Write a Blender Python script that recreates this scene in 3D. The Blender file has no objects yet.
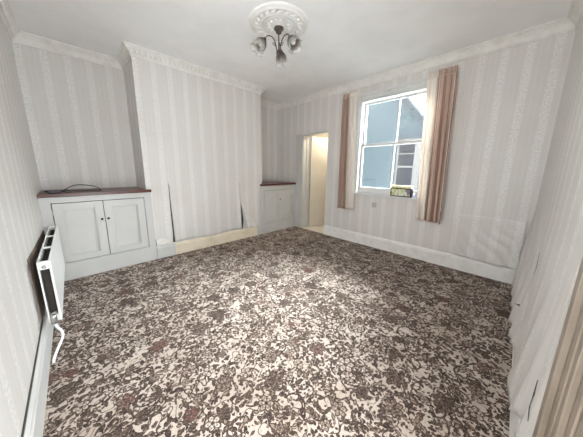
import bpy, bmesh, math, random
from mathutils import Vector, Matrix, noise
random.seed(7)
sc = bpy.context.scene
COL = sc.collection
PI = math.pi
# ------------------------------------------------------------------ room dimensions (metres)
W, L, H = 3.6718, 4.0582, 2.6
YF = L - 0.5468            # face of the chimney breast
X1, X2 = 0.9357, 2.7856    # sides of the chimney breast
YC = 3.486                 # front of the alcove cupboards
CAM = Vector((0.2702, 0.1709, 1.2361))

# ------------------------------------------------------------------ node helpers
class S:
    """small wrapper so that shader maths can be written as expressions"""
    def __init__(s, nt, sock): s.nt, s.k = nt, sock
    def _m(s, op, *a, clamp=False):
        n = s.nt.nodes.new('ShaderNodeMath'); n.operation = op; n.use_clamp = clamp
        for i, v in enumerate((s,) + a):
            if isinstance(v, S): s.nt.links.new(v.k, n.inputs[i])
            else: n.inputs[i].default_value = v
        return S(s.nt, n.outputs[0])
    def __add__(s, o): return s._m('ADD', o)
    __radd__ = __add__
    def __sub__(s, o): return s._m('SUBTRACT', o)
    def __rsub__(s, o): return (s * -1.0) + o
    def __mul__(s, o): return s._m('MULTIPLY', o)
    __rmul__ = __mul__
    def __truediv__(s, o): return s._m('DIVIDE', o)
    def lt(s, o): return s._m('LESS_THAN', o)
    def gt(s, o): return s._m('GREATER_THAN', o)
    def sin(s): return s._m('SINE')
    def cos(s): return s._m('COSINE')
    def abs(s): return s._m('ABSOLUTE')
    def fract(s): return s._m('FRACT')
    def max(s, o): return s._m('MAXIMUM', o)
    def min(s, o): return s._m('MINIMUM', o)
    def pow(s, o): return s._m('POWER', o)
    def sqrt(s): return s._m('SQRT')
    def atan2(s, o): return s._m('ARCTAN2', o)
    def smooth(s, a, b):
        n = s.nt.nodes.new('ShaderNodeMapRange'); n.interpolation_type = 'SMOOTHSTEP'
        s.nt.links.new(s.k, n.inputs[0]); n.inputs[1].default_value = a; n.inputs[2].default_value = b
        return S(s.nt, n.outputs[0])

def srgb(r, g, b):
    f = lambda c: (c / 255 / 12.92) if c / 255 <= .04045 else ((c / 255 + .055) / 1.055) ** 2.4
    return (f(r), f(g), f(b), 1)

def newmat(name, col=(.8, .8, .8, 1), rough=.5, metal=0, spec=.5):
    m = bpy.data.materials.new(name); m.use_nodes = True
    nt = m.node_tree; b = nt.nodes['Principled BSDF']
    b.inputs['Base Color'].default_value = col; b.inputs['Roughness'].default_value = rough
    b.inputs['Metallic'].default_value = metal; b.inputs['Specular IOR Level'].default_value = spec
    return m, nt, b

def coords(nt, kind='Object'):
    t = nt.nodes.new('ShaderNodeTexCoord'); s = nt.nodes.new('ShaderNodeSeparateXYZ')
    nt.links.new(t.outputs[kind], s.inputs[0])
    return t.outputs[kind], S(nt, s.outputs[0]), S(nt, s.outputs[1]), S(nt, s.outputs[2])

def comb(nt, x, y, z=0.0):
    n = nt.nodes.new('ShaderNodeCombineXYZ')
    for i, v in enumerate((x, y, z)):
        if isinstance(v, S): nt.links.new(v.k, n.inputs[i])
        else: n.inputs[i].default_value = v
    return n.outputs[0]

def noi(nt, vec, scale, detail=2, rough=.5, color=False):
    n = nt.nodes.new('ShaderNodeTexNoise'); n.inputs['Scale'].default_value = scale
    n.inputs['Detail'].default_value = detail; n.inputs['Roughness'].default_value = rough
    if vec is not None: nt.links.new(vec, n.inputs['Vector'])
    return n.outputs['Color'] if color else S(nt, n.outputs[0])

def mix(nt, fac, a, b, mode='MIX'):
    n = nt.nodes.new('ShaderNodeMix'); n.data_type = 'RGBA'; n.blend_type = mode
    for i, v in ((0, fac), (6, a), (7, b)):
        if isinstance(v, S): nt.links.new(v.k, n.inputs[i])
        elif hasattr(v, 'links'): nt.links.new(v, n.inputs[i])
        else: n.inputs[i].default_value = v
    return n.outputs[2]

def bump(nt, b, h, strength=.3, dist=.002):
    n = nt.nodes.new('ShaderNodeBump'); n.inputs['Strength'].default_value = strength; n.inputs['Distance'].default_value = dist
    nt.links.new(h.k, n.inputs['Height']); nt.links.new(n.outputs[0], b.inputs['Normal'])

# ------------------------------------------------------------------ materials
def wallpaper(name, axis, off=0.0):
    m, nt, b = newmat(name, rough=.5, spec=.5)
    o, x, y, z = coords(nt)
    a = x if axis == 'x' else y
    wob = noi(nt, comb(nt, a * 0.0 + 1.3, z), 1.2, 2) * .01
    s = ((a + wob + off) / 0.187).fract()
    # one damask stripe per repeat, with a soft ragged edge, and two narrow pin stripes
    rag = noi(nt, comb(nt, a, z), 70, 3, .6)
    d = (s - .5).abs()
    stripe = (d + (rag - .5) * .12).smooth(.21, .13)
    motif = noi(nt, comb(nt, a * 1.0, z * .55), 95, 3, .65).smooth(.43, .60)
    pin = ((s * 4.0).fract() - .5).abs().smooth(.10, .03) * (1.0 - stripe)
    plain = noi(nt, comb(nt, a * 6.0, z * .8), 40, 3)
    fine = noi(nt, comb(nt, a * 260., z * 3.0), 1.0, 2)
    k = stripe * (motif * .60 + .04) + pin * (plain * .26 + .03) + (plain - .5) * .24 + (fine - .5) * .6 + .16
    c = mix(nt, k.max(0.0).min(1.0), srgb(206, 202, 197), srgb(235, 234, 231))
    blot = noi(nt, comb(nt, a, z), 1.7, 4, .6)
    c = mix(nt, blot.smooth(.35, .75) * .22, c, srgb(196, 184, 172))
    low = (z + (noi(nt, comb(nt, a, z), 5, 3) - .5) * .5).smooth(.42, .1)       # paper slightly darker towards the bottom, with a ragged edge
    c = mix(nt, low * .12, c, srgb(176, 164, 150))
    nt.links.new(c, b.inputs['Base Color'])
    r = .50 - stripe * motif * .20
    nt.links.new(r.k, b.inputs['Roughness'])
    crease = noi(nt, comb(nt, a * 2.2, z * .9), 3.0, 3)
    bump(nt, b, k * .25 + crease * 1.5, .45, .004)
    return m

def paint(name, c1, c2, rough=.45, scale=6, bstr=.12):
    m, nt, b = newmat(name, rough=rough)
    o, x, y, z = coords(nt)
    n = noi(nt, o, scale, 5, .6)
    nt.links.new(mix(nt, n.smooth(.35, .75), srgb(*c1), srgb(*c2)), b.inputs['Base Color'])
    bump(nt, b, noi(nt, o, 45, 3), bstr, .002)
    return m

def wood(name, c1, c2, axis='x', rough=.35):
    m, nt, b = newmat(name, rough=rough)
    o, x, y, z = coords(nt)
    v = comb(nt, x * (.12 if axis == 'x' else 1.), y * (.12 if axis == 'y' else 1.), z * (.12 if axis == 'z' else 1.))
    n = noi(nt, v, 55, 4, .6)
    nt.links.new(mix(nt, n.smooth(.3, .7), srgb(*c1), srgb(*c2)), b.inputs['Base Color'])
    bump(nt, b, n, .15, .001)
    return m

def carpet_mat():
    m, nt, b = newmat('patterned_carpet', rough=.95, spec=.15)
    o, x, y, z = coords(nt)
    wn = nt.nodes.new('ShaderNodeSeparateColor'); nt.links.new(noi(nt, o, 9, 2, .5, True), wn.inputs[0])
    px = x + (S(nt, wn.outputs[0]) - .5) * .02
    py = y + (S(nt, wn.outputs[1]) - .5) * .02
    edge = noi(nt, o, 160, 2)
    def cells(cell, rnd, ox, oy):
        v = nt.nodes.new('ShaderNodeTexVoronoi'); v.voronoi_dimensions = '2D'; v.feature = 'F1'
        v.inputs['Scale'].default_value = 1.0; v.inputs['Randomness'].default_value = rnd
        ux, uy = px / cell + ox, py / cell + oy
        nt.links.new(comb(nt, ux, uy), v.inputs['Vector'])
        sp = nt.nodes.new('ShaderNodeSeparateXYZ'); nt.links.new(v.outputs['Position'], sp.inputs[0])
        cc = nt.nodes.new('ShaderNodeSeparateColor'); nt.links.new(v.outputs['Color'], cc.inputs[0])
        dx, dy = (ux - S(nt, sp.outputs[0])) * cell, (uy - S(nt, sp.outputs[1])) * cell
        return dx, dy, [S(nt, cc.outputs[i]) for i in range(3)]
    def flower(cell, rad, n, ox, oy, rnd=.75):
        dx, dy, r = cells(cell, rnd, ox, oy)
        rr = (dx * dx + dy * dy).sqrt() + (edge - .5) * rad * .10
        th = dy.atan2(dx)
        pet = (th * n + r[0] * 6.28).cos()
        R = (pet * .16 + .84) * (r[1] * .5 + .65) * rad
        q = rr / R
        inside = q.lt(1.0)
        dark = q.gt(.80).max(q.lt(.26)).max(pet.lt(-.72) * q.gt(.3)).max(q.gt(.50) * q.lt(.58))
        return inside, dark, r, rr, th
    # scrolls: broken rings
    dx, dy, r = cells(.19, .85, 4.3, 1.9)
    rr = (dx * dx + dy * dy).sqrt(); th = dy.atan2(dx)
    q = (rr - (r[0] * .022 + .048) - th * .005).abs()
    ring = (q + (edge - .5) * .004).lt(.0052) * (th + r[1] * 6.0).sin().gt(-.45)
    # wandering stems
    w1 = noi(nt, comb(nt, px + 3.1, py), 8.5, 1)
    stem = ((w1 - .5).abs()).lt(.009).max(((w1 - .63).abs()).lt(.008))
    # leaves in four sizes, each turned its own way, gathered in bunches
    bunch = noi(nt, comb(nt, px + 11.0, py), 6.5, 2)
    leaf = None; lite = None
    for cell, a, bb, ox, oy, keep in ((.050, .027, .0125, .3, .7, .50), (.037, .0205, .0098, 7.7, 3.1, .50), (.028, .0155, .0078, 2.2, 9.4, .52), (.020, .0105, .0060, 6.2, 4.9, .52)):
        dx, dy, r = cells(cell, .95, ox, oy)
        ang = r[0] * 6.283
        ca, sa = ang.cos(), ang.sin()
        u = dx * ca + dy * sa; v = dy * ca - dx * sa
        e = (u * u) / (a * a) + v.abs() / bb + (edge - .5) * .35
        k = e.lt(1.0) * (r[1] + (bunch - .5) * 1.7).gt(keep)
        core = e.lt(.40) * k * r[2].gt(.74)
        leaf = k if leaf is None else leaf.max(k)
        lite = core if lite is None else lite.max(core)
    fA = flower(.25, .068, 6.0, .1, .4)
    fB = flower(.145, .040, 5.0, 5.5, 2.6, .9)
    cream = mix(nt, noi(nt, o, 4, 3).smooth(.3, .7), srgb(200, 186, 174), srgb(178, 162, 149))
    fleck = noi(nt, o, 125, 3, .6)
    dk = mix(nt, noi(nt, o, 24, 2).smooth(.3, .7), srgb(42, 31, 27), srgb(78, 63, 54))
    mid = mix(nt, noi(nt, o, 40, 2), srgb(122, 104, 92), srgb(164, 146, 131))
    dk = mix(nt, fleck.smooth(.54, .60) * .5, dk, mid)
    red = srgb(112, 66, 62)
    c = mix(nt, noi(nt, o, 55, 3, .7).smooth(.55, .60) * .5, cream, mid)
    c = mix(nt, fleck.smooth(.60, .64) * .35, c, mid)
    c = mix(nt, stem, c, dk)
    c = mix(nt, ring, c, dk)
    c = mix(nt, leaf, c, dk)
    c = mix(nt, lite, c, mid)
    for f, pale in ((fB, .45), (fA, .75)):
        tex = (noi(nt, o, 75, 2) + f[2][1] * .25 - .1).smooth(.42, .58)
        petal = mix(nt, tex, mid, dk)
        petal = mix(nt, f[2][2].gt(.80) * (tex * .7 + .1), petal, red)
        petal = mix(nt, f[2][0].gt(pale) * tex, petal, cream)
        fc = mix(nt, f[1], petal, dk)
        c = mix(nt, f[0] * f[2][2].gt(.22), c, fc)
    pile = noi(nt, o, 420, 2, .7)
    c = mix(nt, (pile - .5) * .5 + .12, c, srgb(70, 60, 55), 'MIX')
    nt.links.new(c, b.inputs['Base Color'])
    b.inputs['Sheen Weight'].default_value = .06
    b.inputs['Sheen Roughness'].default_value = .5
    bump(nt, b, pile, .5, .004)
    return m

def curtain_mat():
    m, nt, b = newmat('striped_curtain_cloth', rough=.75, spec=.2)
    t = nt.nodes.new('ShaderNodeUVMap'); s = nt.nodes.new('ShaderNodeSeparateXYZ'); nt.links.new(t.outputs[0], s.inputs[0])
    u, v = S(nt, s.outputs[0]), S(nt, s.outputs[1])
    f = (u * 7.0).fract()
    wide = ((f - .5).abs()).smooth(.30, .24)
    thin = ((f - .93).abs()).smooth(.05, .03)
    lead = u.lt(.40)                              # pale lining turned out along the leading edge
    weave = noi(nt, comb(nt, u * 500., v * 120.), 1, 2)
    c = mix(nt, wide, srgb(234, 218, 205), srgb(206, 178, 163))
    c = mix(nt, thin, c, srgb(158, 128, 113))
    c = mix(nt, lead, c, mix(nt, thin * .5, srgb(242, 236, 228), srgb(212, 192, 178)))
    c = mix(nt, weave.smooth(.3, .8) * .25, c, srgb(196, 176, 160))
    nt.links.new(c, b.inputs['Base Color'])
    tr = nt.nodes.new('ShaderNodeBsdfTranslucent'); nt.links.new(c, tr.inputs[0])
    mx = nt.nodes.new('ShaderNodeMixShader'); mx.inputs[0].default_value = .3
    out = nt.nodes['Material Output']
    nt.links.new(b.outputs[0], mx.inputs[1]); nt.links.new(tr.outputs[0], mx.inputs[2]); nt.links.new(mx.outputs[0], out.inputs[0])
    return m

def shade_mat():
    m, nt, b = newmat('frosted_shade_glass', rough=.25, spec=.6)
    t = nt.nodes.new('ShaderNodeUVMap'); s = nt.nodes.new('ShaderNodeSeparateXYZ'); nt.links.new(t.outputs[0], s.inputs[0])
    v = S(nt, s.outputs[1]); u = S(nt, s.outputs[0])
    fl = noi(nt, comb(nt, u * 8., v * 5.), 1.5, 3).smooth(.45, .6)
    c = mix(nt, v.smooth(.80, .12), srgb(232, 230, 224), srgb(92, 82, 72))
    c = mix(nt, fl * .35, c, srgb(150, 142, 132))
    nt.links.new(c, b.inputs['Base Color'])
    tr = nt.nodes.new('ShaderNodeBsdfTranslucent'); nt.links.new(c, tr.inputs[0])
    tp = nt.nodes.new('ShaderNodeBsdfTransparent')
    mx = nt.nodes.new('ShaderNodeMixShader'); mx.inputs[0].default_value = .45
    mx2 = nt.nodes.new('ShaderNodeMixShader'); nt.links.new((v.smooth(.3, .9) * .4).k, mx2.inputs[0])
    out = nt.nodes['Material Output']
    nt.links.new(b.outputs[0], mx.inputs[1]); nt.links.new(tr.outputs[0], mx.inputs[2])
    nt.links.new(mx.outputs[0], mx2.inputs[1]); nt.links.new(tp.outputs[0], mx2.inputs[2]); nt.links.new(mx2.outputs[0], out.inputs[0])
    return m

def glass_mat():
    m = bpy.data.materials.new('window_glass'); m.use_nodes = True; nt = m.node_tree
    nt.nodes.remove(nt.nodes['Principled BSDF'])
    tp = nt.nodes.new('ShaderNodeBsdfTransparent'); tp.inputs[0].default_value = (.95, .97, .97, 1)
    gl = nt.nodes.new('ShaderNodeBsdfGlossy'); gl.inputs['Roughness'].default_value = .02
    fr = nt.nodes.new('ShaderNodeFresnel'); fr.inputs[0].default_value = 1.45
    mx = nt.nodes.new('ShaderNodeMixShader'); nt.links.new(fr.outputs[0], mx.inputs[0])
    nt.links.new(tp.outputs[0], mx.inputs[1]); nt.links.new(gl.outputs[0], mx.inputs[2])
    nt.links.new(mx.outputs[0], nt.nodes['Material Output'].inputs[0])
    return m

def picture_mat():
    m, nt, b = newmat('floral_box_picture', rough=.3)
    o, x, y, z = coords(nt, 'Object')
    n1 = noi(nt, o, 28, 3); n2 = noi(nt, o, 45, 2)
    c = mix(nt, n1.smooth(.45, .6), srgb(226, 226, 208), srgb(196, 204, 128))
    c = mix(nt, n2.smooth(.56, .64), c, srgb(104, 112, 60))
    c = mix(nt, (y - 1.33).smooth(-.02, -.09) * n1.smooth(.35, .5), c, srgb(128, 116, 132))
    nt.links.new(c, b.inputs['Base Color'])
    return m

M = dict(
    wp_x=wallpaper('striped_wallpaper_x', 'x', .06), wp_y=wallpaper('striped_wallpaper_y', 'y', .005),
    ceil=paint('ceiling_paint', (243, 243, 242), (236, 236, 234), .8, 2.5, .15),
    white=paint('white_gloss_paint', (197, 196, 193), (191, 190, 186), .35, 4, .06),
    plaster=paint('white_plaster_paint', (232, 230, 225), (218, 215, 209), .6, 9, .2),
    frame=paint('white_window_paint', (216, 217, 216), (208, 208, 206), .3, 5, .05),
    cream=paint('cream_bare_board', (228, 216, 194), (212, 200, 176), .55, 6, .2),
    door=paint('cream_door_paint', (206, 199, 187), (198, 190, 177), .4, 3, .08),
    radw=paint('radiator_enamel', (240, 240, 238), (234, 234, 232), .25, 4, .02),
    dark=paint('shade_dark_metal', (62, 54, 48), (46, 40, 36), .8, 9, .2),  # radiator fins: dark colour stands for the shade inside
    gap=paint('torn_gap_and_shade', (74, 68, 62), (52, 47, 43), .95, 9, .1),
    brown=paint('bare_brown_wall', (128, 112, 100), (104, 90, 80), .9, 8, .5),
    shelf=wood('dark_red_wood', (96, 48, 34), (66, 32, 24), 'x', .3),
    knob=newmat('dark_bronze_knob', srgb(70, 60, 54), .35, .8)[0],
    brass=paint('aged_bronze', (78, 62, 46), (44, 35, 28), .35, 40, .1),
    chrome=newmat('dull_chrome', srgb(190, 190, 188), .25, .9)[0],
    black=paint('black_plastic', (34, 31, 34), (24, 22, 26), .35, 9, .05),
    cable=paint('dark_cable', (46, 38, 36), (34, 28, 27), .5, 9, .05),
    yellow=paint('pale_yellow_lid', (232, 230, 186), (208, 200, 140), .5, 40, .2),
    lilac=paint('lilac_paper', (206, 208, 228), (180, 184, 212), .6, 30, .3),
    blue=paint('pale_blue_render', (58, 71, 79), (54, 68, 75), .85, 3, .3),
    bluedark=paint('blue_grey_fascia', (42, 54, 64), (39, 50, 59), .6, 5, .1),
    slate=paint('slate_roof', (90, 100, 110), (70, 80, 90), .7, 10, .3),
    extpane=newmat('dark_outdoor_pane', srgb(34, 42, 50), .12)[0],
    extframe=paint('greyish_outdoor_frame', (84, 86, 88), (74, 77, 80), .5, 6, .1),
    lino=paint('pale_hall_flooring', (216, 210, 198), (204, 197, 184), .5, 6, .05),
    hallp=paint('cream_hall_paint', (236, 229, 208), (228, 220, 198), .7, 3, .1),
    paperback=paint('bare_paper_back', (226, 224, 219), (212, 209, 203), .8, 14, .3),
    beige=paint('beige_door_trim', (146, 133, 119), (130, 117, 104), .45, 6, .1),
    stain=paint('faint_grey_plate', (186, 178, 170), (172, 164, 156), .6, 20, .2),
    brick=paint('dark_brick', (104, 82, 70), (82, 64, 56), .9, 12, .4),
    concrete=paint('alley_concrete', (206, 204, 198), (190, 188, 182), .9, 8, .4),
    carpet=carpet_mat(), curtain=curtain_mat(), shade=shade_mat(), glass=glass_mat(), picture=picture_mat(),
)
M['bulb'] = newmat('unlit_bulb', srgb(235, 230, 215), .2)[0]

# ------------------------------------------------------------------ mesh helpers
def link(name, bm, mat, parent=None, smooth=False, kind=None, solid=0, uv=None):
    bmesh.ops.recalc_face_normals(bm, faces=bm.faces[:]) if solid == 0 else None
    me = bpy.data.meshes.new(name); bm.to_mesh(me); bm.free()
    for mm in (mat if isinstance(mat, (list, tuple)) else [mat]): me.materials.append(mm)
    if smooth:
        for p in me.polygons: p.use_smooth = True
    o = bpy.data.objects.new(name, me); COL.objects.link(o)
    if parent:
        o.parent = parent
        if parent.type == 'EMPTY': o.location = -parent.location     # meshes are built in room coordinates
    if kind: o['kind'] = kind
    if solid:
        md = o.modifiers.new('thickness', 'SOLIDIFY'); md.thickness = solid; md.offset = 0
    return o

def thing(name, label, cat, loc=(0, 0, 0), group=None):
    o = bpy.data.objects.new(name, None); COL.objects.link(o); o.location = loc; o.empty_display_size = .1
    o['label'] = label; o['category'] = cat
    if group: o['group'] = group
    return o

def tag(o, label, cat, group=None):
    o['label'] = label; o['category'] = cat
    if group: o['group'] = group
    return o

def box(bm, a, b, bev=0, mi=0):
    x0, y0, z0 = a; x1, y1, z1 = b
    r = bmesh.ops.create_cube(bm, size=1)
    for v in r['verts']:
        v.co = Vector((x0 + (v.co.x + .5) * (x1 - x0), y0 + (v.co.y + .5) * (y1 - y0), z0 + (v.co.z + .5) * (z1 - z0)))
    fs = set(f for v in r['verts'] for f in v.link_faces)
    for f in fs: f.material_index = mi
    if bev:
        es = list(set(e for v in r['verts'] for e in v.link_edges))
        rr = bmesh.ops.bevel(bm, geom=es, offset=bev, segments=2, affect='EDGES', profile=.5)
        for f in rr['faces']: f.material_index = mi
    return bm

def B(*boxes, bev=0):
    bm = bmesh.new()
    for a, b in boxes: box(bm, a, b, bev)
    return bm

def tube(bm, pts, r, n=8, cap=True):
    pts = [Vector(p) for p in pts]
    rs = r if isinstance(r, (list, tuple)) else [r] * len(pts)
    rings = []; up = None
    for i, p in enumerate(pts):
        t = (pts[min(i + 1, len(pts) - 1)] - pts[max(i - 1, 0)]).normalized()
        if up is None: up = Vector((0, 0, 1)) if abs(t.z) < .9 else Vector((1, 0, 0))
        s = t.cross(up).normalized(); up = s.cross(t).normalized()
        rings.append([bm.verts.new(p + (s * math.cos(2 * PI * k / n) + up * math.sin(2 * PI * k / n)) * rs[i]) for k in range(n)])
    for a, b in zip(rings, rings[1:]):
        for k in range(n): bm.faces.new((a[k], a[(k + 1) % n], b[(k + 1) % n], b[k]))
    if cap:
        bm.faces.new(rings[0][::-1]); bm.faces.new(rings[-1])
    return bm

def lathe(bm, prof, org, axis=Vector((0, 0, 1)), n=24, rim=None, closed=False):
    """prof: (radius, distance along axis). rim(k, i, r) may shape the radius"""
    axis = axis.normalized(); s = axis.cross(Vector((0, 0, 1)) if abs(axis.z) < .95 else Vector((1, 0, 0))).normalized(); u = s.cross(axis)
    org = Vector(org); rings = []
    uvl = bm.loops.layers.uv.verify()
    for i, (r, d) in enumerate(prof):
        ring = []
        for k in range(n):
            rr, dd = (r, d) if rim is None else rim(2 * PI * k / n, i, r, d)
            ring.append(bm.verts.new(org + axis * dd + (s * math.cos(2 * PI * k / n) + u * math.sin(2 * PI * k / n)) * max(rr, 1e-4)))
        rings.append(ring)
    m = len(prof) - 1
    for i, (a, b) in enumerate(zip(rings, rings[1:])):
        for k in range(n):
            f = bm.faces.new((a[k], a[(k + 1) % n], b[(k + 1) % n], b[k]))
            for lp, (uu, vv) in zip(f.loops, ((k / n, i / m), ((k + 1) / n, i / m), ((k + 1) / n, (i + 1) / m), (k / n, (i + 1) / m))): lp[uvl].uv = (uu, vv)
    if closed:
        bm.faces.new(rings[0][::-1]); bm.faces.new(rings[-1])
    return bm

def sheet(bm, nu, nv, fn, uvfn=None):
    uvl = bm.loops.layers.uv.verify()
    g = [[bm.verts.new(fn(i / nu, j / nv)) for j in range(nv + 1)] for i in range(nu + 1)]
    for i in range(nu):
        for j in range(nv):
            f = bm.faces.new((g[i][j], g[i + 1][j], g[i + 1][j + 1], g[i][j + 1]))
            if uvfn:
                for lp, (a, c) in zip(f.loops, ((i, j), (i + 1, j), (i + 1, j + 1), (i, j + 1))): lp[uvl].uv = uvfn(a / nu, c / nv)
    return g

def ball(bm, c, rx, ry=None, rz=None, u=8, v=6):
    r = bmesh.ops.create_uvsphere(bm, u_segments=u, v_segments=v, radius=1)
    for q in r['verts']: q.co = Vector((c[0] + q.co.x * rx, c[1] + q.co.y * (ry or rx), c[2] + q.co.z * (rz or rx)))

def bez(p0, p1, p2, p3, n=12):
    p0, p1, p2, p3 = map(Vector, (p0, p1, p2, p3)); o = []
    for i in range(n + 1):
        t = i / n; o.append(p0 * (1 - t) ** 3 + p1 * 3 * t * (1 - t) ** 2 + p2 * 3 * t * t * (1 - t) + p3 * t ** 3)
    return o

def slab_with_holes(axis, pos, thick, lo, hi, zlo, zhi, holes, outer=1):
    """wall slab: room face at `pos`, thickness outwards; material 0 on the room face, 1 elsewhere"""
    us = sorted({lo, hi} | {h[0] for h in holes} | {h[1] for h in holes}); zs = sorted({zlo, zhi} | {h[2] for h in holes} | {h[3] for h in holes})
    def P(u, d, z): return Vector((pos + d, u, z)) if axis == 'x' else Vector((u, pos + d, z))
    solid = lambda i, j: 0 <= i < len(us) - 1 and 0 <= j < len(zs) - 1 and not any(h[0] - 1e-6 <= us[i] and us[i + 1] <= h[1] + 1e-6 and h[2] - 1e-6 <= zs[j] and zs[j + 1] <= h[3] + 1e-6 for h in holes)
    bm = bmesh.new()
    def quad(a, b, c, d, mi): f = bm.faces.new([bm.verts.new(q) for q in (a, b, c, d)]); f.material_index = mi
    for i in range(len(us) - 1):
        for j in range(len(zs) - 1):
            if not solid(i, j): continue
            u0, u1, z0, z1 = us[i], us[i + 1], zs[j], zs[j + 1]
            quad(P(u0, 0, z0), P(u1, 0, z0), P(u1, 0, z1), P(u0, 0, z1), 0)
            quad(P(u0, thick, z0), P(u0, thick, z1), P(u1, thick, z1), P(u1, thick, z0), outer)
            if not solid(i - 1, j): quad(P(u0, 0, z0), P(u0, 0, z1), P(u0, thick, z1), P(u0, thick, z0), 1)
            if not solid(i + 1, j): quad(P(u1, 0, z0), P(u1, thick, z0), P(u1, thick, z1), P(u1, 0, z1), 1)
            if not solid(i, j - 1): quad(P(u0, 0, z0), P(u0, thick, z0), P(u1, thick, z0), P(u1, 0, z0), 1)
            if not solid(i, j + 1): quad(P(u0, 0, z1), P(u1, 0, z1), P(u1, thick, z1), P(u0, thick, z1), 1)
    bmesh.ops.remove_doubles(bm, verts=bm.verts[:], dist=1e-5)
    return bm

def rnd(x, y, z=0.0): return noise.noise(Vector((x, y, z)))

# ------------------------------------------------------------------ the room shell
floor = link('floor', B(((0, 0, -.05), (W, L, 0))), M['carpet'], kind='structure')
ceiling = link('ceiling', B(((-.2, -.2, H), (W + .2, L + .2, H + .1))), M['ceil'], kind='structure')
DL = (0.30, 1.16, .95, 2.16)                       # unseen window added for fill light, behind the camera's left
wall_left = link('wall_left', slab_with_holes('x', 0, -.2, -.2, L + .2, 0, H, [DL]), [M['wp_y'], M['plaster']], kind='structure')
wall_back = link('wall_back', slab_with_holes('y', L, .2, 0, W, 0, H, []), [M['wp_x'], M['plaster']], kind='structure')
DW = (0.22, 0.90, 0, 2.03)                       # doorway beside the camera
wall_right = link('wall_right', slab_with_holes('y', 0, -.2, 0, W, 0, H, [DW]), [M['wp_x'], M['plaster']], kind='structure')
WIN = (.93, 2.13, .86, 2.35); DOOR = (2.69, 3.31, 0, 1.928)
wall_far = link('wall_far', slab_with_holes('x', W, .22, -.2, L + .2, 0, H, [WIN, DOOR], 2), [M['wp_y'], M['plaster'], M['brick']], kind='structure')
# chimney breast: front and two returns
bm = bmesh.new()
def quad(bm, pts, mi=0):
    f = bm.faces.new([bm.verts.new(p) for p in pts]); f.material_index = mi
quad(bm, [(X1, YF, 0), (X2, YF, 0), (X2, YF, H), (X1, YF, H)], 0)
quad(bm, [(X1, L, 0), (X1, YF, 0), (X1, YF, H), (X1, L, H)], 1)
quad(bm, [(X2, YF, 0), (X2, L, 0), (X2, L, H), (X2, YF, H)], 1)
bmesh.ops.remove_doubles(bm, verts=bm.verts[:], dist=1e-5)
wall_chimney = link('wall_chimney', bm, [M['wp_x'], M['wp_y']], kind='structure')

# ------------------------------------------------------------------ cornice and skirting
PLAN = [(0, 0), (W, 0), (W, L), (X2, L), (X2, YF), (X1, YF), (X1, L), (0, L)]
def inset(i, d):
    n = len(PLAN); p = Vector(PLAN[i]); a = (p - Vector(PLAN[i - 1])).normalized(); b = (Vector(PLAN[(i + 1) % n]) - p).normalized()
    na, nb = Vector((-a.y, a.x)), Vector((-b.y, b.x))
    return p + (na + nb) * d                 # right-angled corners
CORN = [(0, .102), (.014, .102), (.015, .093), (.009, .086), (.016, .078), (.026, .060), (.040, .042), (.056, .030), (.058, .022), (.066, .018), (.076, .014), (.076, 0)]
for i in range(len(PLAN)):
    bm = bmesh.new(); j = (i + 1) % len(PLAN)
    ra = [bm.verts.new((*inset(i, p), H - h)) for p, h in CORN]; rb = [bm.verts.new((*inset(j, p), H - h)) for p, h in CORN]
    for k in range(len(CORN) - 1): bm.faces.new((ra[k], rb[k], rb[k + 1], ra[k + 1]))
    if i in (4, 7):                              # enriched with leaf ornament on the chimney breast and left wall
        a, b = Vector((*inset(i, .034), H - .052)), Vector((*inset(j, .034), H - .052))
        n = int((b - a).length / .052)
        dirv = (b - a).normalized()
        for k in range(n):
            c = a + (b - a) * ((k + .5) / n)
            rx, ry = (.019, .015) if abs(dirv.x) > .5 else (.015, .019)
            ball(bm, c, rx, ry, .022, 8, 5)
            c2 = a + (b - a) * (k / n) + Vector((0, 0, .004))
            ball(bm, c2, .006, .006, .024, 6, 4)
    link('trim_%d' % (i + 1), bm, M['plaster'], kind='structure')

def skirting(name, a, b, mat, h=.182, t=.025, z0=0.0):
    """a board along the wall from a to b; its thickness grows to the left of a->b"""
    a, b = Vector(a), Vector(b); d = (b - a).normalized(); n = Vector((-d.y, d.x))
    prof = [(0, 0), (t, 0), (t, h - .035), (t - .004, h - .028), (t - .006, h - .014), (t - .013, h - .004), (t - .016, h), (0, h)]
    bm = bmesh.new()
    ra = [bm.verts.new((*(a + n * p), z0 + z)) for p, z in prof]; rb = [bm.verts.new((*(b + n * p), z0 + z)) for p, z in prof]
    for k in range(len(prof)):
        bm.faces.new((ra[k], rb[k], rb[(k + 1) % len(prof)], ra[(k + 1) % len(prof)]))
    bm.faces.new(ra[::-1]); bm.faces.new(rb)
    return link(name, bm, mat, kind='structure')
skirting('baseboard_left', (0, YC - .003), (0, .026), M['white'])
link('gap', B(((.0005, .90, .1825), (.007, 2.35, .189))), M['gap'], bpy.data.objects['baseboard_left'])  # solid dark strip standing in for the shadow line above the skirting
skirting('baseboard_far', (W, 0.026), (W, DOOR[0] - .002), M['plaster'])
skirting('baseboard_right', (1.18, 0), (W - .03, 0), M['plaster'])
skirting('baseboard_chimney', (2.65, YF), (1.215, YF), M['cream'], .176)
skirting('trim_9', (1.213, YF), (.983, YF), M['white'], .176)
skirting('trim_10', (2.748, YF), (2.652, YF), M['white'], .176)

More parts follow.
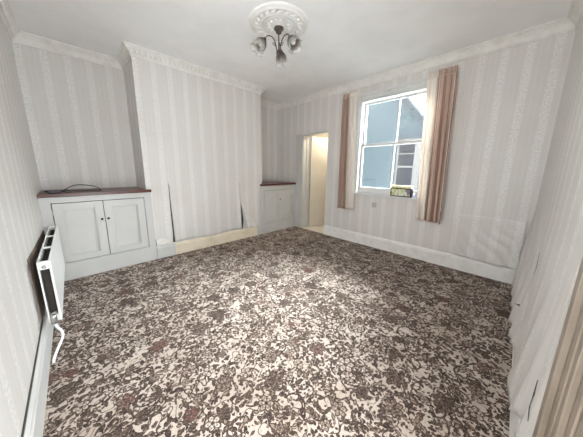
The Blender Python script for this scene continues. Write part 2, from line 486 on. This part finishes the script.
# ------------------------------------------------------------------ loose and torn wallpaper
def chim(u, v):      # loose board of paper over the blocked fireplace
    x = 1.222 + u * (2.318 - 1.222) - .018 * v * (1 - u)
    z = .180 + v * .86
    lift = .018 * (1 - v) ** 1.2 + .006 * max(0, rnd(x * 2.1, z * 1.4)) * (1 - v)
    lift = .012 * (1 - v) ** 1.2 + .006 * max(0, rnd(x * 2.1, z * 1.4)) * (1 - v) - .0006 * v
    lift += .016 * max(0, 1 - (1 - u) / .05) * (1 - v) * (1 if v < .62 else 0)
    if v > .93: lift -= .003 * (v - .93) / .07
    return Vector((x, YF - .0010 - lift, z + .012 * (1 - v) * math.sin(u * 9) * (1 - v)))
bm = bmesh.new(); sheet(bm, 48, 24, chim); link('loose_wallpaper', bm, M['wp_x'], wall_chimney, True, solid=.0006)
def sliver(pts, y):
    bm = bmesh.new(); f = [bm.verts.new((x, y, z)) for x, z in pts]; g = [bm.verts.new((x, y - .001, z)) for x, z in pts]
    bm.faces.new(f[::-1]); bm.faces.new(g)
    for k in range(len(pts)): bm.faces.new((f[k], f[(k + 1) % len(pts)], g[(k + 1) % len(pts)], g[k]))
    return bm
link('torn_gap', sliver([(1.201, 1.03), (1.205, 1.03), (1.228, .185), (1.196, .185), (1.203, .30), (1.199, .6)], YF - .0005), M['gap'], wall_chimney)
link('torn_gap', sliver([(2.303, .74), (2.312, .74), (2.352, .50), (2.374, .32), (2.352, .178), (2.29, .178)], YF - .0005), M['gap'], wall_chimney)
def flap(u, v):      # triangular tongue of paper curling off
    top, bl, br = Vector((2.335, 0, .70)), Vector((2.392, 0, .182)), Vector((2.64, 0, .186))
    p = top.lerp(bl.lerp(br, u), v ** .9)
    curl = .12 * v * (1 - u) ** 1.4 + .026 * math.sin(u * 9 + v * 5) * v * u + .004
    return Vector((p.x, YF - curl - .002, p.z + .02 * v * math.sin(u * 6)))
bm = bmesh.new(); sheet(bm, 14, 16, flap); link('curled_wallpaper', bm, M['paperback'], wall_chimney, True, solid=.0015)
link('torn_patch', sliver([(.985, .26), (1.06, .272), (1.14, .248), (1.135, .20), (1.1, .181), (.985, .181)], YF - .0012), M['plaster'], wall_chimney)
link('torn_gap', sliver([(.979, .27), (.987, .27), (.99, .181), (.979, .181)], YF - .0026), M['gap'], wall_chimney)

def rwall(u, v):     # paper that has come away low down on the right wall
    x = 1.185 + u * (3.60 - 1.185)
    edge = .20 + .07 * rnd(x * 3.1, 1.7) - .05 * max(0, 1 - abs(x - 1.75) / .35) + .08 * max(0, 1 - abs(x - 1.4) / .2) + .0
    edge -= .13 * max(0, min(1, (x - 2.1) / .3))
    z = edge + v * (.98 - edge)
    f = (1 - v)
    y = -.0015 + .0035 * min(1, f * 8) + .031 * f ** 1.6 + .027 * f * f * max(0, rnd(x * 2.6, z * 1.8, 3.0)) + (.010 + .019 * max(0, min(1, (x - 2.0) / .4))) * f * max(-.4, math.sin(x * 24 + z * 7 + 4 * rnd(x * 1.3, z * 1.5)))
    y += .018 * f ** 3 * max(0, 1 - abs(x - 1.75) / .3)
    return Vector((x, max(-.0015 + .003 * min(1, f * 8) + .028 * f ** 2 * (1 if z < .22 else .0), y), z))
bm = bmesh.new(); sheet(bm, 90, 26, rwall); link('loose_wallpaper', bm, M['wp_x'], wall_right, True, solid=.0006)
def onr(x, z, dy=.002):   # a point just proud of that loose paper
    u = (x - 1.185) / (3.60 - 1.185); best = min((abs(rwall(u, k / 200).z - z), k / 200) for k in range(201))[1]
    return rwall(u, best) + Vector((0, dy, 0))
def tear(pts):
    bm = bmesh.new(); a = [bm.verts.new(onr(x - w, z)) for x, z, w in pts]; b = [bm.verts.new(onr(x + w, z)) for x, z, w in pts]
    for k in range(len(pts) - 1): bm.faces.new((a[k], b[k], b[k + 1], a[k + 1]))
    return bm
link('torn_gap', tear([(1.378, .502, .001), (1.36, .462, .010), (1.32, .445, .013), (1.30, .435, .010), (1.276, .407, .001)]), M['gap'], wall_right, solid=.001)
link('torn_gap', tear([(2.40, .72, .002), (2.35, .62, .012), (2.42, .55, .004)]), M['gap'], wall_right, solid=.001)
link('torn_gap', tear([(2.46, .33, .004), (2.5, .28, .03), (2.55, .25, .02), (2.6, .24, .004)]), M['gap'], wall_right, solid=.001)
def fwall(u, v):     # wrinkled paper at the right end of the window wall
    y = .035 + u * .62; z = .188 + v * .55
    f = (1 - v) * (1 - u)
    d = .003 + .030 * f + .034 * (1 - v) * (1 - u) * abs(math.sin((y * 1.0 - z * .9) * 22 + 2 * rnd(y * 3, z * 3))) + .01 * max(0, rnd(y * 6, z * 5)) * (1 - v)
    if v > .97 or u > .97: d = -.001
    return Vector((W - d, y, z))
bm = bmesh.new(); sheet(bm, 40, 36, fwall); link('loose_wallpaper', bm, M['wp_y'], wall_far, True, solid=.0006)
link('torn_gap', B(((W - .040, .028, .186), (W - .034, .12, .2))), M['gap'], wall_far)

# ------------------------------------------------------------------ doorway beside the camera (right wall)
d2 = link('door_2', B(((.90, .0, 0), (1.165, .016, 2.05)), ((.0, 0, 0), (.22, .016, 2.05)), ((0, 0, 2.05), (1.165, .016, 2.15)),
     ((1.125, .016, 0), (1.165, .030, 2.15)), ((1.06, .016, 0), (1.075, .022, 2.05)), ((.985, .016, 0), (1.01, .028, 2.05)), ((.93, .016, 0), (.945, .022, 2.05)), bev=.002), M['beige'], kind='structure')
link('door_jamb', B(((.875, -.2, 0), (.90, -.001, 2.03)), ((.22, -.2, 0), (.245, -.001, 2.03)), ((.245, -.2, 2.005), (.875, -.001, 2.03))), M['beige'], d2)
d3 = link('added_fill_window', B(((-.11, DL[0] + .021, DL[2] + .001), (-.07, DL[0] + .06, DL[3] - .021)), ((-.11, DL[1] - .06, DL[2] + .001), (-.07, DL[1] - .021, DL[3] - .021)), ((-.11, DL[0] + .06, 1.44), (-.07, DL[1] - .06, 1.475)), ((-.11, DL[0] + .06, DL[2] + .001), (-.07, DL[1] - .06, DL[2] + .05)), bev=.002), M['frame'], kind='structure')  # frame of the unseen window added to let in fill light
link('fill_window_lining', B(((-.2, DL[1] - .02, DL[2] + .0005), (-.001, DL[1] - .0005, DL[3])), ((-.2, DL[0] + .0005, DL[2] + .0005), (-.001, DL[0] + .02, DL[3])), ((-.2, DL[0] + .02, DL[3] - .02), (-.001, DL[1] - .02, DL[3] - .0005))), M['white'], d3)

# ------------------------------------------------------------------ inner doorway with its open leaf
d1 = link('door_1', B(((W - .012, DOOR[1] - .004, 0), (W + .006, YC - .002, 1.928))), M['white'], kind='structure')
link('door_lining', B(((W + .006, DOOR[1] - .018, 0), (W + .216, DOOR[1], 1.9)), ((W + .10, DOOR[1] - .03, 0), (W + .14, DOOR[1] - .018, 1.9)), ((W + .004, DOOR[0] + .002, 1.9), (W + .216, DOOR[1], 1.926))), M['white'], d1)
leaf_piv = Vector((W + .216, DOOR[1] - .022, 0)); ang = -math.radians(17)
bm = B(((0, -.04, .012), (.66, 0, 1.895)), bev=.003)
bmesh.ops.transform(bm, matrix=Matrix.Translation(leaf_piv) @ Matrix.Rotation(ang, 4, 'Z'), verts=bm.verts[:])
leaf = link('door_leaf', bm, M['door'], d1)
# the little hall behind it
hx0, hx1, hy0, hy1 = W + .22, W + .93, 2.625, 3.75
link('floor_hall', B(((W, DOOR[0], -.05), (W + .22, DOOR[1], .003)), ((hx0, hy0, -.05), (hx1, hy1, .003))), M['lino'], kind='structure')
link('wall_hall', B(((hx0, hy1, 0), (hx1, hy1 + .1, 2.3)), ((hx0, hy0 - .04, 0), (hx1, hy0, 2.3)), ((hx1, hy0 - .04, 0), (hx1 + .04, hy1 + .1, 2.3))), M['hallp'], kind='structure')
link('ceiling_hall', B(((hx0, hy0 - .04, 2.3), (hx1 + .04, hy1 + .1, 2.4))), M['hallp'], kind='structure')

# ------------------------------------------------------------------ sash window
y0, y1, z0, z1 = WIN
win = link('window_1', B(((W - .006, y0, z0), (W + .21, y0 + .035, z1)), ((W - .006, y1 - .035, z0), (W + .21, y1, z1)), ((W - .006, y0 + .035, z1 - .035), (W + .21, y1 - .035, z1)),
     ((W + .012, y0 + .035, z1 - .06), (W + .05, y1 - .035, z1 - .035)), ((W + .012, y1 - .05, z0 + .03), (W + .05, y1 - .035, z1 - .06)), ((W + .012, y0 + .035, z0 + .03), (W + .05, y0 + .05, z1 - .06)), bev=.003), M['frame'], kind='structure')
link('window_sill', B(((W - .045, y0 - .02, .838), (W - .002, y1 + .02, .866)), ((W - .002, y0 + .036, .838 + .023), (W + .2, y1 - .036, .866)), bev=.003), M['frame'], win)
def sash(name, xa, xb, za, zb, bot, top):
    ya, yb = y0 + .052, y1 - .052; st = .05; ym = (ya + yb) / 2
    s = link(name, B(((xa, ya, za), (xb, ya + st, zb)), ((xa, yb - st, za), (xb, yb, zb)), ((xa, ya + st, za), (xb, yb - st, za + bot)), ((xa, ya + st, zb - top), (xb, yb - st, zb)),
        ((xa + .004, ym - .009, za + bot), (xb - .004, ym + .009, zb - top)), bev=.002), M['frame'], win)
    for yy in ((ya + st, ym - .009), (ym + .009, yb - st)):
        link('pane', B((((xa + xb) / 2 - .002, yy[0] + .0005, za + bot + .0005), ((xa + xb) / 2 + .002, yy[1] - .0005, zb - top - .0005))), M['glass'], s)
sash('upper_sash', W + .10, W + .14, 1.615, 2.29, .035, .035)
sash('lower_sash', W + .058, W + .097, .867, 1.652, .095, .035)

# curtain rail
ct = thing('curtain_track', 'white curtain rail running across the top of the sash window', 'curtain rail', (W - .06, 1.6, 2.36))
link('rail', B(((W - .075, .86, 2.355), (W - .062, 2.34, 2.385)), bev=.002), M['frame'], ct)
for yy in (.95, 1.62, 2.26): link('bracket', B(((W - .0615, yy - .012, 2.36), (W - .001, yy + .012, 2.38))), M['frame'], ct)

def curtain(ya, yb, za, zb, ya2, yb2, seed, label, pleats):
    rr = random.Random(seed); ph = [rr.uniform(0, 6.28) for _ in range(4)]
    width = abs(yb - ya) * 2.1
    def fn(u, v):
        yt = ya + (yb - ya) * u; ybm = ya2 + (yb2 - ya2) * u
        y = ybm + (yt - ybm) * v; z = zb + (za - zb) * v
        a = (.016 + .030 * (1 - v) ** .6) * (.45 if u < .35 else 1)
        w = u * pleats * 2 * PI
        dx = a * (math.sin(w + ph[0] + .5 * math.sin(w * .37 + ph[1])) + .35 * math.sin(w * 1.9 + ph[2] + v))
        if v > .955: dx *= .5; 
        dy = .006 * math.sin(w * 2 + ph[3]) * (1 - v * .5)
        return Vector((W - .106 + dx, y + dy, z + .004 * math.sin(w * 1.3) * (1 if v > .98 or v < .02 else 0)))
    t = thing('curtain', label, 'curtain', (W - .105, (ya + yb) / 2, zb), 'curtains at the sash window')
    bm = bmesh.new(); sheet(bm, 110, 40, fn, lambda u, v: (u, v * 1.85))
    link('curtain_cloth', bm, M['curtain'], t, True, solid=.0025)
    def tape(u, v):
        p = fn(u, .955 + .02 * v); return Vector((p.x - .0055, p.y, p.z))
    bm = bmesh.new(); sheet(bm, 110, 2, tape, lambda u, v: (u, 1.8)); link('heading_tape', bm, M['curtain'], t, True, solid=.002)
    return t
curtain(1.150, .838, 2.425, .585, 1.092, .785, 3, 'long striped curtain hanging at the right side of the window, the wider of the two', 4.5)
curtain(2.112, 2.345, 2.425, .580, 2.05, 2.31, 8, 'narrow gathered striped curtain at the left side of the window, nearer the doorway', 3.5)

# box standing on the sill
bx = thing('decorative_box', 'small black-edged box with flower picture front and yellow lid on window sill', 'box', (W - .035, 1.335, .866))
link('box_body', B(((W - .044, 1.19, .8665), (W + .045, 1.478, .99)), bev=.003), M['black'], bx)
link('front_picture', B(((W - .0465, 1.208, .880), (W - .0442, 1.462, .976))), M['picture'], bx)
link('lid', B(((W - .040, 1.20, .9903), (W + .040, 1.470, 1.026)), bev=.006), M['yellow'], bx)
bm = bmesh.new()
sheet(bm, 8, 8, lambda u, v: Vector((W - .035 + .06 * u + .012 * rnd(u * 5, v * 4), 1.125 + .055 * v, .8685 + .075 * max(0, math.sin(PI * min(1, u * 1.02))) * (.6 + .4 * rnd(u * 6, v * 6, 2)) ** 1)))
tag(link('crumpled_paper', bm, M['lilac'], smooth=False, solid=.001), 'crumpled lilac-white paper on the sill right of the small box', 'paper')

# faint square plate under the window
tag(link('wall_plate', B(((W - .006, 1.69, .655), (W - .0005, 1.765, .735)), bev=.002), M['stain']), 'small faint grey square plate on wallpaper below the window', 'wall plate')

# ------------------------------------------------------------------ alcove cupboards
def cupboard(xa, xb, doors, zb, zt, knobs, label, topx, hinges):
    t = thing('alcove_cupboard', label, 'cupboard', ((xa + xb) / 2, (YC + L) / 2, 0), 'alcove cupboards beside the chimney breast')
    fy = YC; ft = .022
    dx0, dx1 = doors[0][0], doors[-1][1]
    inside_lo = max(xa, X1 if xa > 1 else xa); 
    bxa, bxb = (xa + .002, X1 - .003) if xa < 1 else (X2 + .003, xb - .002)
    link('carcass', B(((bxa, YF + .004, .002), (bxb, L - .003, .918))), M['gap'], t)  # carcass coloured dark so the joints round the doors look shaded
    link('face_frame', B(((xa + .001, fy, .18), (dx0 - .007, fy + ft, .921)), ((dx1 + .007, fy, .18), (xb - .001, fy + ft, .921)), ((dx0 - .007, fy, zt + .007), (dx1 + .007, fy + ft, .921)), ((dx0 - .007, fy, .18), (dx1 + .007, fy + ft, zb - .007)), bev=.001), M['white'], t)
    link('plinth', B(((xa + .001, fy - .002, 0), (xb - .001, fy + ft, .1795)), bev=.002), M['white'], t)
    for (da, db), kx, hx in zip(doors, knobs, hinges):
        s = .075; ym = fy + .004
        d = link('cupboard_door', B(((da, ym - .006, zb), (da + s, ym + .018, zt)), ((db - s, ym - .006, zb), (db, ym + .018, zt)), ((da + s, ym - .006, zt - s), (db - s, ym + .018, zt)), ((da + s, ym - .006, zb), (db - s, ym + .018, zb + s * .9)), bev=.0015), M['white'], t)
        pa, pb, pz0, pz1 = da + s, db - s, zb + s * .9, zt - s
        link('door_panel', B(((pa + .0005, ym + .0135, pz0 + .0005), (pb - .0005, ym + .0175, pz1 - .0005))), M['white'], d)
        m_ = .012
        link('moulding', B(((pa + .0005, ym + .004, pz0 + .0005), (pa + m_, ym + .0132, pz1 - .0005)), ((pb - m_, ym + .004, pz0 + .0005), (pb - .0005, ym + .0132, pz1 - .0005)), ((pa + m_, ym + .004, pz1 - m_), (pb - m_, ym + .0132, pz1 - .0005)), ((pa + m_, ym + .004, pz0 + .0005), (pb - m_, ym + .0132, pz0 + m_)), bev=.002), M['white'], d)
        if kx:
            bm = bmesh.new(); lathe(bm, [(.001, .03), (.009, .029), (.013, .023), (.011, .016), (.005, .010), (.005, 0)], (kx, ym - .006, .645), Vector((0, -1, 0)), 14, closed=True)
            link('knob', bm, M['knob'], d, True)
        for zz in (zb + .07, zt - .12): link('hinge', B(((hx - .005, ym - .009, zz), (hx + .005, ym - .0062, zz + .05))), M['stain'], d)
    link('shelf_top', B(((topx[0], YC - .022, .9225), (topx[1], YF - .002, .958)), ((bxa + .001, YF - .002, .9225), (bxb - .001, L - .003, .958)), bev=.003), M['shelf'], t)
    return t
cupboard(.0, .978, [(.088, .489), (.495, .893)], .203, .852, [.462, .520], 'white two-door cupboard with red-brown top in the alcove beside the radiator', (.001, .985), [.088, .893])
cupboard(2.750, W - .001, [(2.835, 3.238), (3.243, 3.635)], .206, .826, [3.212, None], 'white two-door cupboard with dark wood top in the alcove beside the inner doorway', (2.742, W - .014), [2.835, 3.635])
# the thin dark line of the open joint above the left doors is the dark-coloured carcass showing between frame and door

# cable and flat dark box on the left shelf
def coil():
    pts = []
    for k in range(70):
        a = k / 70 * 3.2 * 2 * PI
        pts.append((.135 + (.085 + .012 * math.sin(a * .7)) * math.cos(a), 3.70 + (.045 + .01 * math.cos(a * .6)) * math.sin(a), .9635 + .010 * k / 70 + .002 * math.sin(a * 2)))
    end = Vector(pts[-1])
    pts += bez(end, end + Vector((.06, .03, .03)), (.27, 3.66, 1.04), (.36, 3.64, 1.03), 14)[1:]
    pts += bez((.36, 3.64, 1.03), (.45, 3.62, 1.02), (.50, 3.62, .985), (.505, 3.65, .963), 12)[1:]
    pts += bez((.505, 3.65, .963), (.45, 3.68, .963), (.35, 3.70, .963), (.24, 3.69, .964), 10)[1:]
    return pts
tag(link('cable', tube(bmesh.new(), coil(), .0042, 8), M['cable'], smooth=True), 'dark coiled cable with a raised loop lying on the left cupboard top', 'cable')
ad = thing('power_adaptor', 'flat dark plastic adaptor lying in front of the cable on the cupboard top', 'adaptor', (.2, 3.575, .958))
link('case', B(((.075, 3.545, .9585), (.175, 3.595, .982)), bev=.004), M['black'], ad)
link('plug', B(((.200, 3.55, .9585), (.250, 3.585, .979)), bev=.004), M['black'], ad)
link('lead', tube(bmesh.new(), bez((.174, 3.57, .966), (.182, 3.565, .966), (.19, 3.572, .966), (.201, 3.568, .966), 6), .003, 6), M['cable'], ad, True)

# ------------------------------------------------------------------ radiator on the left wall
ra_, rb_, rz0, rz1 = 2.22, 3.425, .205, .636
rd = thing('radiator', 'white panel radiator with open top on the left wall beside the cupboard', 'radiator', (.075, (ra_ + rb_) / 2, rz0))
bm = B(((.093, ra_, rz0), (.105, rb_, rz1)), bev=.003)
link('front_panel', bm, M['radw'], rd)
link('back_panel', B(((.043, ra_, rz0), (.051, rb_, rz1)), bev=.002), M['radw'], rd)
bm = bmesh.new(); n = 48; pts = []
for k in range(n * 2 + 1):
    yy = ra_ + .03 + (rb_ - ra_ - .06) * k / (n * 2); pts.append((.056 if k % 4 in (0, 1) else .088, yy))
lo = [bm.verts.new((x, y, rz0 + .05)) for x, y in pts]; hi = [bm.verts.new((x, y, rz1 - .03)) for x, y in pts]
for k in range(len(pts) - 1): bm.faces.new((lo[k], lo[k + 1], hi[k + 1], hi[k]))
link('convector_fins', bm, M['dark'], rd, solid=.001)
for y_ in (ra_ + .001, ra_ + .37, ra_ + .76, rb_ - .017): link('grille_bar', B(((.0515, y_, rz1 - .012), (.0925, y_ + .016, rz1 - .001))), M['radw'], rd)
link('side_cover', B(((.0515, ra_ + .001, rz1 - .055), (.0925, ra_ + .02, rz1 - .0125)), bev=.002), M['radw'], rd)
link('side_cover', B(((.0515, ra_ + .001, rz0 + .001), (.0925, ra_ + .02, rz0 + .045)), bev=.002), M['radw'], rd)
bm = bmesh.new(); lathe(bm, [(.010, 0), (.010, .014), (.006, .016), (.006, .010)], (.072, ra_ + .001, rz1 - .034), Vector((0, -1, 0)), 12); link('bleed_valve', bm, M['chrome'], rd, True)
bm = bmesh.new(); tube(bm, [(.072, ra_, rz0 + .025), (.072, ra_ - .05, rz0 + .025)], .011, 12); lathe(bm, [(.014, 0), (.016, .01), (.016, .05), (.012, .062)], (.072, ra_ - .045, rz0 + .012), Vector((0, 0, 1)), 14, closed=True); 
vl = link('valve', bm, M['chrome'], rd, True)
bm = bmesh.new(); tube(bm, bez((.072, ra_ - .045, rz0 + .012), (.078, ra_ - .045, rz0 - .04), (.098, ra_ - .02, .15), (.095, ra_ - .03, .11), 10) + bez((.095, ra_ - .03, .11), (.092, ra_ - .05, .08), (.05, ra_ - .12, .06), (.042, ra_ - .15, .008), 10)[1:], .0075, 10); link('pipe', bm, M['radw'], rd, True)
for yy in (2.62, 3.1): link('wall_bracket', B(((.0065, yy - .02, .30), (.012, yy + .02, .55)), ((.012, yy - .02, .34), (.0425, yy - .012, .37)), ((.012, yy - .02, .47), (.0425, yy - .012, .50)), bev=.001), M['radw'], rd)
# bare brown patch of wall behind it
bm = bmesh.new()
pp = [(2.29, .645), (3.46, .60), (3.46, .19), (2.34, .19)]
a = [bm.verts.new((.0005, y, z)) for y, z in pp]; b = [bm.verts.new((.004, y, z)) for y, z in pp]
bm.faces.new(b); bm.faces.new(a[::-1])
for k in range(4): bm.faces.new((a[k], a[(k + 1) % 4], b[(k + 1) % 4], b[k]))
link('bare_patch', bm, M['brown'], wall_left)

# ------------------------------------------------------------------ ceiling rose and light fitting
RC = Vector((1.867, 1.99, H))
n2 = Vector((RC.x - CAM.x, RC.y - CAM.y, 0)).normalized(); rt = Vector((n2.y, -n2.x, 0))
bm = bmesh.new()
lathe(bm, [(.282, 0), (.282, .008), (.272, .014), (.258, .016), (.252, .024), (.244, .029), (.236, .026), (.230, .020), (.180, .020), (.174, .028), (.166, .030), (.160, .024), (.140, .018), (.134, .024), (.128, .024), (.120, .018), (.07, .022), (.05, .034), (.001, .036)], RC, Vector((0, 0, -1)), 64)
for k in range(20):
    a = 2 * PI * k / 20; c = RC + Vector((math.cos(a) * .205, math.sin(a) * .205, -.020))
    ball(bm, c, .020, .020, .014, 8, 6)
    for q in (-.5, .5):
        aa = a + q * .17; c = RC + Vector((math.cos(aa) * (.205 + q * .03), math.sin(aa) * (.205 + q * .03), -.020)); ball(bm, c, .011, .011, .009, 6, 5)
for k in range(12):
    a = 2 * PI * k / 12; c = RC + Vector((math.cos(a) * .095, math.sin(a) * .095, -.020)); ball(bm, c, .014, .014, .010, 6, 5)
tag(link('ceiling_rose', bm, M['plaster'], smooth=True), 'round moulded white plaster rose in the middle of the ceiling', 'ceiling rose')

ch = thing('ceiling_light', 'bronze three-arm ceiling light with frosted tulip glass shades hanging from the rose', 'ceiling light', (RC.x, RC.y, H - .036))
cz = lambda z: Vector((RC.x, RC.y, z))
bm = bmesh.new(); lathe(bm, [(.045, 0), (.047, .008), (.040, .018), (.030, .026), (.024, .032), (.028, .040), (.016, .050), (.005, .056)], cz(H - .0365), Vector((0, 0, -1)), 24); link('canopy', bm, M['brass'], ch, True)
link('stem', tube(bmesh.new(), [cz(H - .09), cz(2.37)], .0055, 10), M['brass'], ch, True)
bm = bmesh.new(); lathe(bm, [(.006, 0), (.014, .008), (.022, .022), (.026, .036), (.018, .050), (.012, .058), (.014, .066), (.006, .078), (.009, .090), (.001, .104)], cz(2.383), Vector((0, 0, -1)), 20); link('body', bm, M['brass'], ch, True)
for k, deg in enumerate((8, 134, -112)):
    a = math.radians(deg); d = n2 * math.cos(a) + rt * math.sin(a)
    P = lambda r, z: cz(z) + d * r
    bm = bmesh.new()
    path = bez(P(.016, 2.350), P(.03, 2.40), P(.030, 2.47), P(.085, 2.478), 12) + bez(P(.085, 2.478), P(.125, 2.480), P(.135, 2.455), P(.140, 2.435), 8)[1:]
    tube(bm, path, .0048, 8)
    sp = [P(.044 + .019 * (1 - q / 26) * math.cos(q * .34), 2.412 + .019 * (1 - q / 26) * math.sin(q * .34)) for q in range(24)]
    tube(bm, sp, .003, 6)
    arm = link('arm', bm, M['brass'], ch, True)
    ax = (d * .62 + Vector((0, 0, -.78))).normalized(); neck = P(.140, 2.440)
    bm = bmesh.new(); lathe(bm, [(.006, -.006), (.018, .0), (.021, .012), (.019, .022)], neck, ax, 16); link('holder', bm, M['brass'], arm, True)
    def rim(th, i, r, dd):
        w = max(0, (i - 5) / 5); return r * (1 + .10 * w * math.cos(th * 6)), dd + .012 * w * math.cos(th * 6 + PI)
    bm = bmesh.new(); lathe(bm, [(.020, .014), (.030, .022), (.042, .036), (.051, .054), (.055, .072), (.055, .088), (.054, .102), (.056, .114), (.061, .124), (.067, .131), (.072, .135)], neck, ax, 48, rim)
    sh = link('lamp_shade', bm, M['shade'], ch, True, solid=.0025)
    bm = bmesh.new(); lathe(bm, [(.012, .022), (.013, .04), (.020, .058), (.022, .072), (.016, .086), (.001, .092)], neck, ax, 16); link('bulb', bm, M['bulb'], sh, True)

# ------------------------------------------------------------------ outside the window
nb = thing('neighbouring_building', 'pale blue rendered neighbouring building with sloping roof edge seen outside the window', 'building', (5.5, 1.5, -.3))
bm = bmesh.new()
prof = [(-3.2, -.3), (5.2, -.3), (5.2, 5.2), (4.2, 5.30), (-3.2, -.3 + 0)]
EX = 5.4
RK = lambda y: 2.66 + (y - 2.003) * 1.197        # rake of the roof
yw0, yw1, zw0, zw1 = 1.62, 2.10, .72, 1.90
pl = [(-.45, -.3), (4.6, -.3), (4.6, RK(4.6)), (-.45, RK(-.45))]
a = [bm.verts.new((EX, y, z)) for y, z in pl]; b = [bm.verts.new((EX + .3, y, z)) for y, z in pl]
bm.faces.new(a); bm.faces.new(b[::-1])
for k in range(4): bm.faces.new((a[k], a[(k + 1) % 4], b[(k + 1) % 4], b[k]))
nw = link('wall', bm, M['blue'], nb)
bm = bmesh.new()
def rakebox(x0, x1, dz0, dz1):
    v = [[bm.verts.new((x, y, RK(y) + dz)) for x in (x0, x1)] for y in (-.6, 4.7) for dz in (dz0, dz1)]
    q = [v[0][0], v[0][1], v[1][1], v[1][0], v[2][0], v[2][1], v[3][1], v[3][0]]
    for f in ((0, 1, 2, 3), (7, 6, 5, 4), (0, 4, 5, 1), (1, 5, 6, 2), (2, 6, 7, 3), (3, 7, 4, 0)): bm.faces.new([q[i] for i in f])
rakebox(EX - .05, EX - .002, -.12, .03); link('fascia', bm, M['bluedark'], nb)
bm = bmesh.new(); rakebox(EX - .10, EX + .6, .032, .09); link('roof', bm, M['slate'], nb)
wf = link('window', B(((EX - .03, yw0, zw0), (EX - .001, yw0 + .13, zw1)), ((EX - .03, yw1 - .03, zw0), (EX - .001, yw1, zw1)), ((EX - .03, yw0 + .13, zw1 - .05), (EX - .001, yw1 - .03, zw1)), ((EX - .03, yw0 + .13, zw0), (EX - .001, yw1 - .03, zw0 + .05)), ((EX - .028, yw0 + .13, 1.3), (EX - .004, yw1 - .03, 1.34)), ((EX - .028, yw0 + .13, 1.58), (EX - .004, yw1 - .03, 1.60)), bev=.002), M['extframe'], nb)
link('pane', B(((EX - .014, yw0 + .13, zw0 + .05), (EX - .008, yw1 - .03, zw1 - .05))), M['extpane'], wf)
link('window_head', B(((EX - .06, yw0 - .05, zw1), (EX - .001, yw1 + .05, zw1 + .07))), M['bluedark'], wf)
link('floor_alley', B(((W + .23, -1.5, -.3), (EX + .3, 2.33, -.25))), M['concrete'], kind='structure')

link('wall_sky_blocker', B(((W + .002, -1.5, H + .101), (W + .22, L + .2, 5.6))), M['brick'], kind='structure')  # unseen upper wall, added to block sky and darken the alley

# ------------------------------------------------------------------ light: daylight from the sky, through the window, the doorway and the added fill window
wd = bpy.data.worlds.new('sky'); sc.world = wd; wd.use_nodes = True
wn = wd.node_tree; bg = wn.nodes['Background']; bg.inputs[0].default_value = (.90, .955, 1.0, 1)
# overcast sky, brighter towards the sun's side beyond the window
tc = wn.nodes.new('ShaderNodeTexCoord'); dp = wn.nodes.new('ShaderNodeVectorMath'); dp.operation = 'DOT_PRODUCT'
sd = Vector((.56, .02, .83)).normalized(); dp.inputs[1].default_value = sd
wn.links.new(tc.outputs['Generated'], dp.inputs[0])
dv = S(wn, dp.outputs['Value']); glow = dv.smooth(.86, .99) * 120.0 + dv.smooth(.55, .98) * 42.0
wn.links.new((glow + 5.4).k, bg.inputs[1])
def portal(name, loc, rot, sx, sy):
    l = bpy.data.lights.new(name, 'AREA'); l.shape = 'RECTANGLE'; l.size, l.size_y = sx, sy; l.cycles.is_portal = True
    o = bpy.data.objects.new(name, l); COL.objects.link(o); o.location = loc; o.rotation_euler = rot
portal('window_portal', (W + .215, (y0 + y1) / 2, (z0 + z1) / 2), (0, PI / 2, 0), z1 - z0, y1 - y0)
portal('doorway_portal', ((DW[0] + DW[1]) / 2, -.19, 1.015), (PI / 2, 0, 0), DW[1] - DW[0], 2.03)
portal('fill_window_portal', (-.195, (DL[0] + DL[1]) / 2, (DL[2] + DL[3]) / 2), (0, -PI / 2, 0), DL[3] - DL[2], DL[1] - DL[0])
hl = bpy.data.lights.new('hall_fill', 'POINT'); hl.energy = 7; hl.color = (1, .97, .92); hl.shadow_soft_size = .08  # unseen light added to brighten the hall and door leaf
o = bpy.data.objects.new('hall_fill', hl); COL.objects.link(o); o.location = (W + .55, 2.80, 2.1)

# ------------------------------------------------------------------ camera
p_yaw, p_pitch, p_roll, F = .0076, .1915, .0133, 220.9841
a = PI / 4 + p_yaw
fw = Vector((math.cos(a) * math.cos(p_pitch), math.sin(a) * math.cos(p_pitch), -math.sin(p_pitch)))
r = fw.cross(Vector((0, 0, 1))).normalized(); u = r.cross(fw)
r2 = r * math.cos(p_roll) + u * math.sin(p_roll); u2 = u * math.cos(p_roll) - r * math.sin(p_roll)
cd = bpy.data.cameras.new('camera'); cam = bpy.data.objects.new('camera', cd); COL.objects.link(cam)
cam.matrix_world = Matrix(((r2.x, u2.x, -fw.x, CAM.x), (r2.y, u2.y, -fw.y, CAM.y), (r2.z, u2.z, -fw.z, CAM.z), (0, 0, 0, 1)))
cd.sensor_width = 36; cd.lens = 36 * F / 583; cd.shift_x = .6566 / 583; cd.shift_y = -6.3927 / 583; cd.clip_start = .02
sc.camera = cam
vs = sc.view_settings
sc.display_settings.display_device = 'sRGB'
vs.view_transform = 'Standard'; vs.look = 'None'; vs.gamma = 1; vs.use_curve_mapping = False; vs.exposure = 1.24
sc.cycles.max_bounces = 16; sc.cycles.diffuse_bounces = 10; sc.cycles.transparent_max_bounces = 12
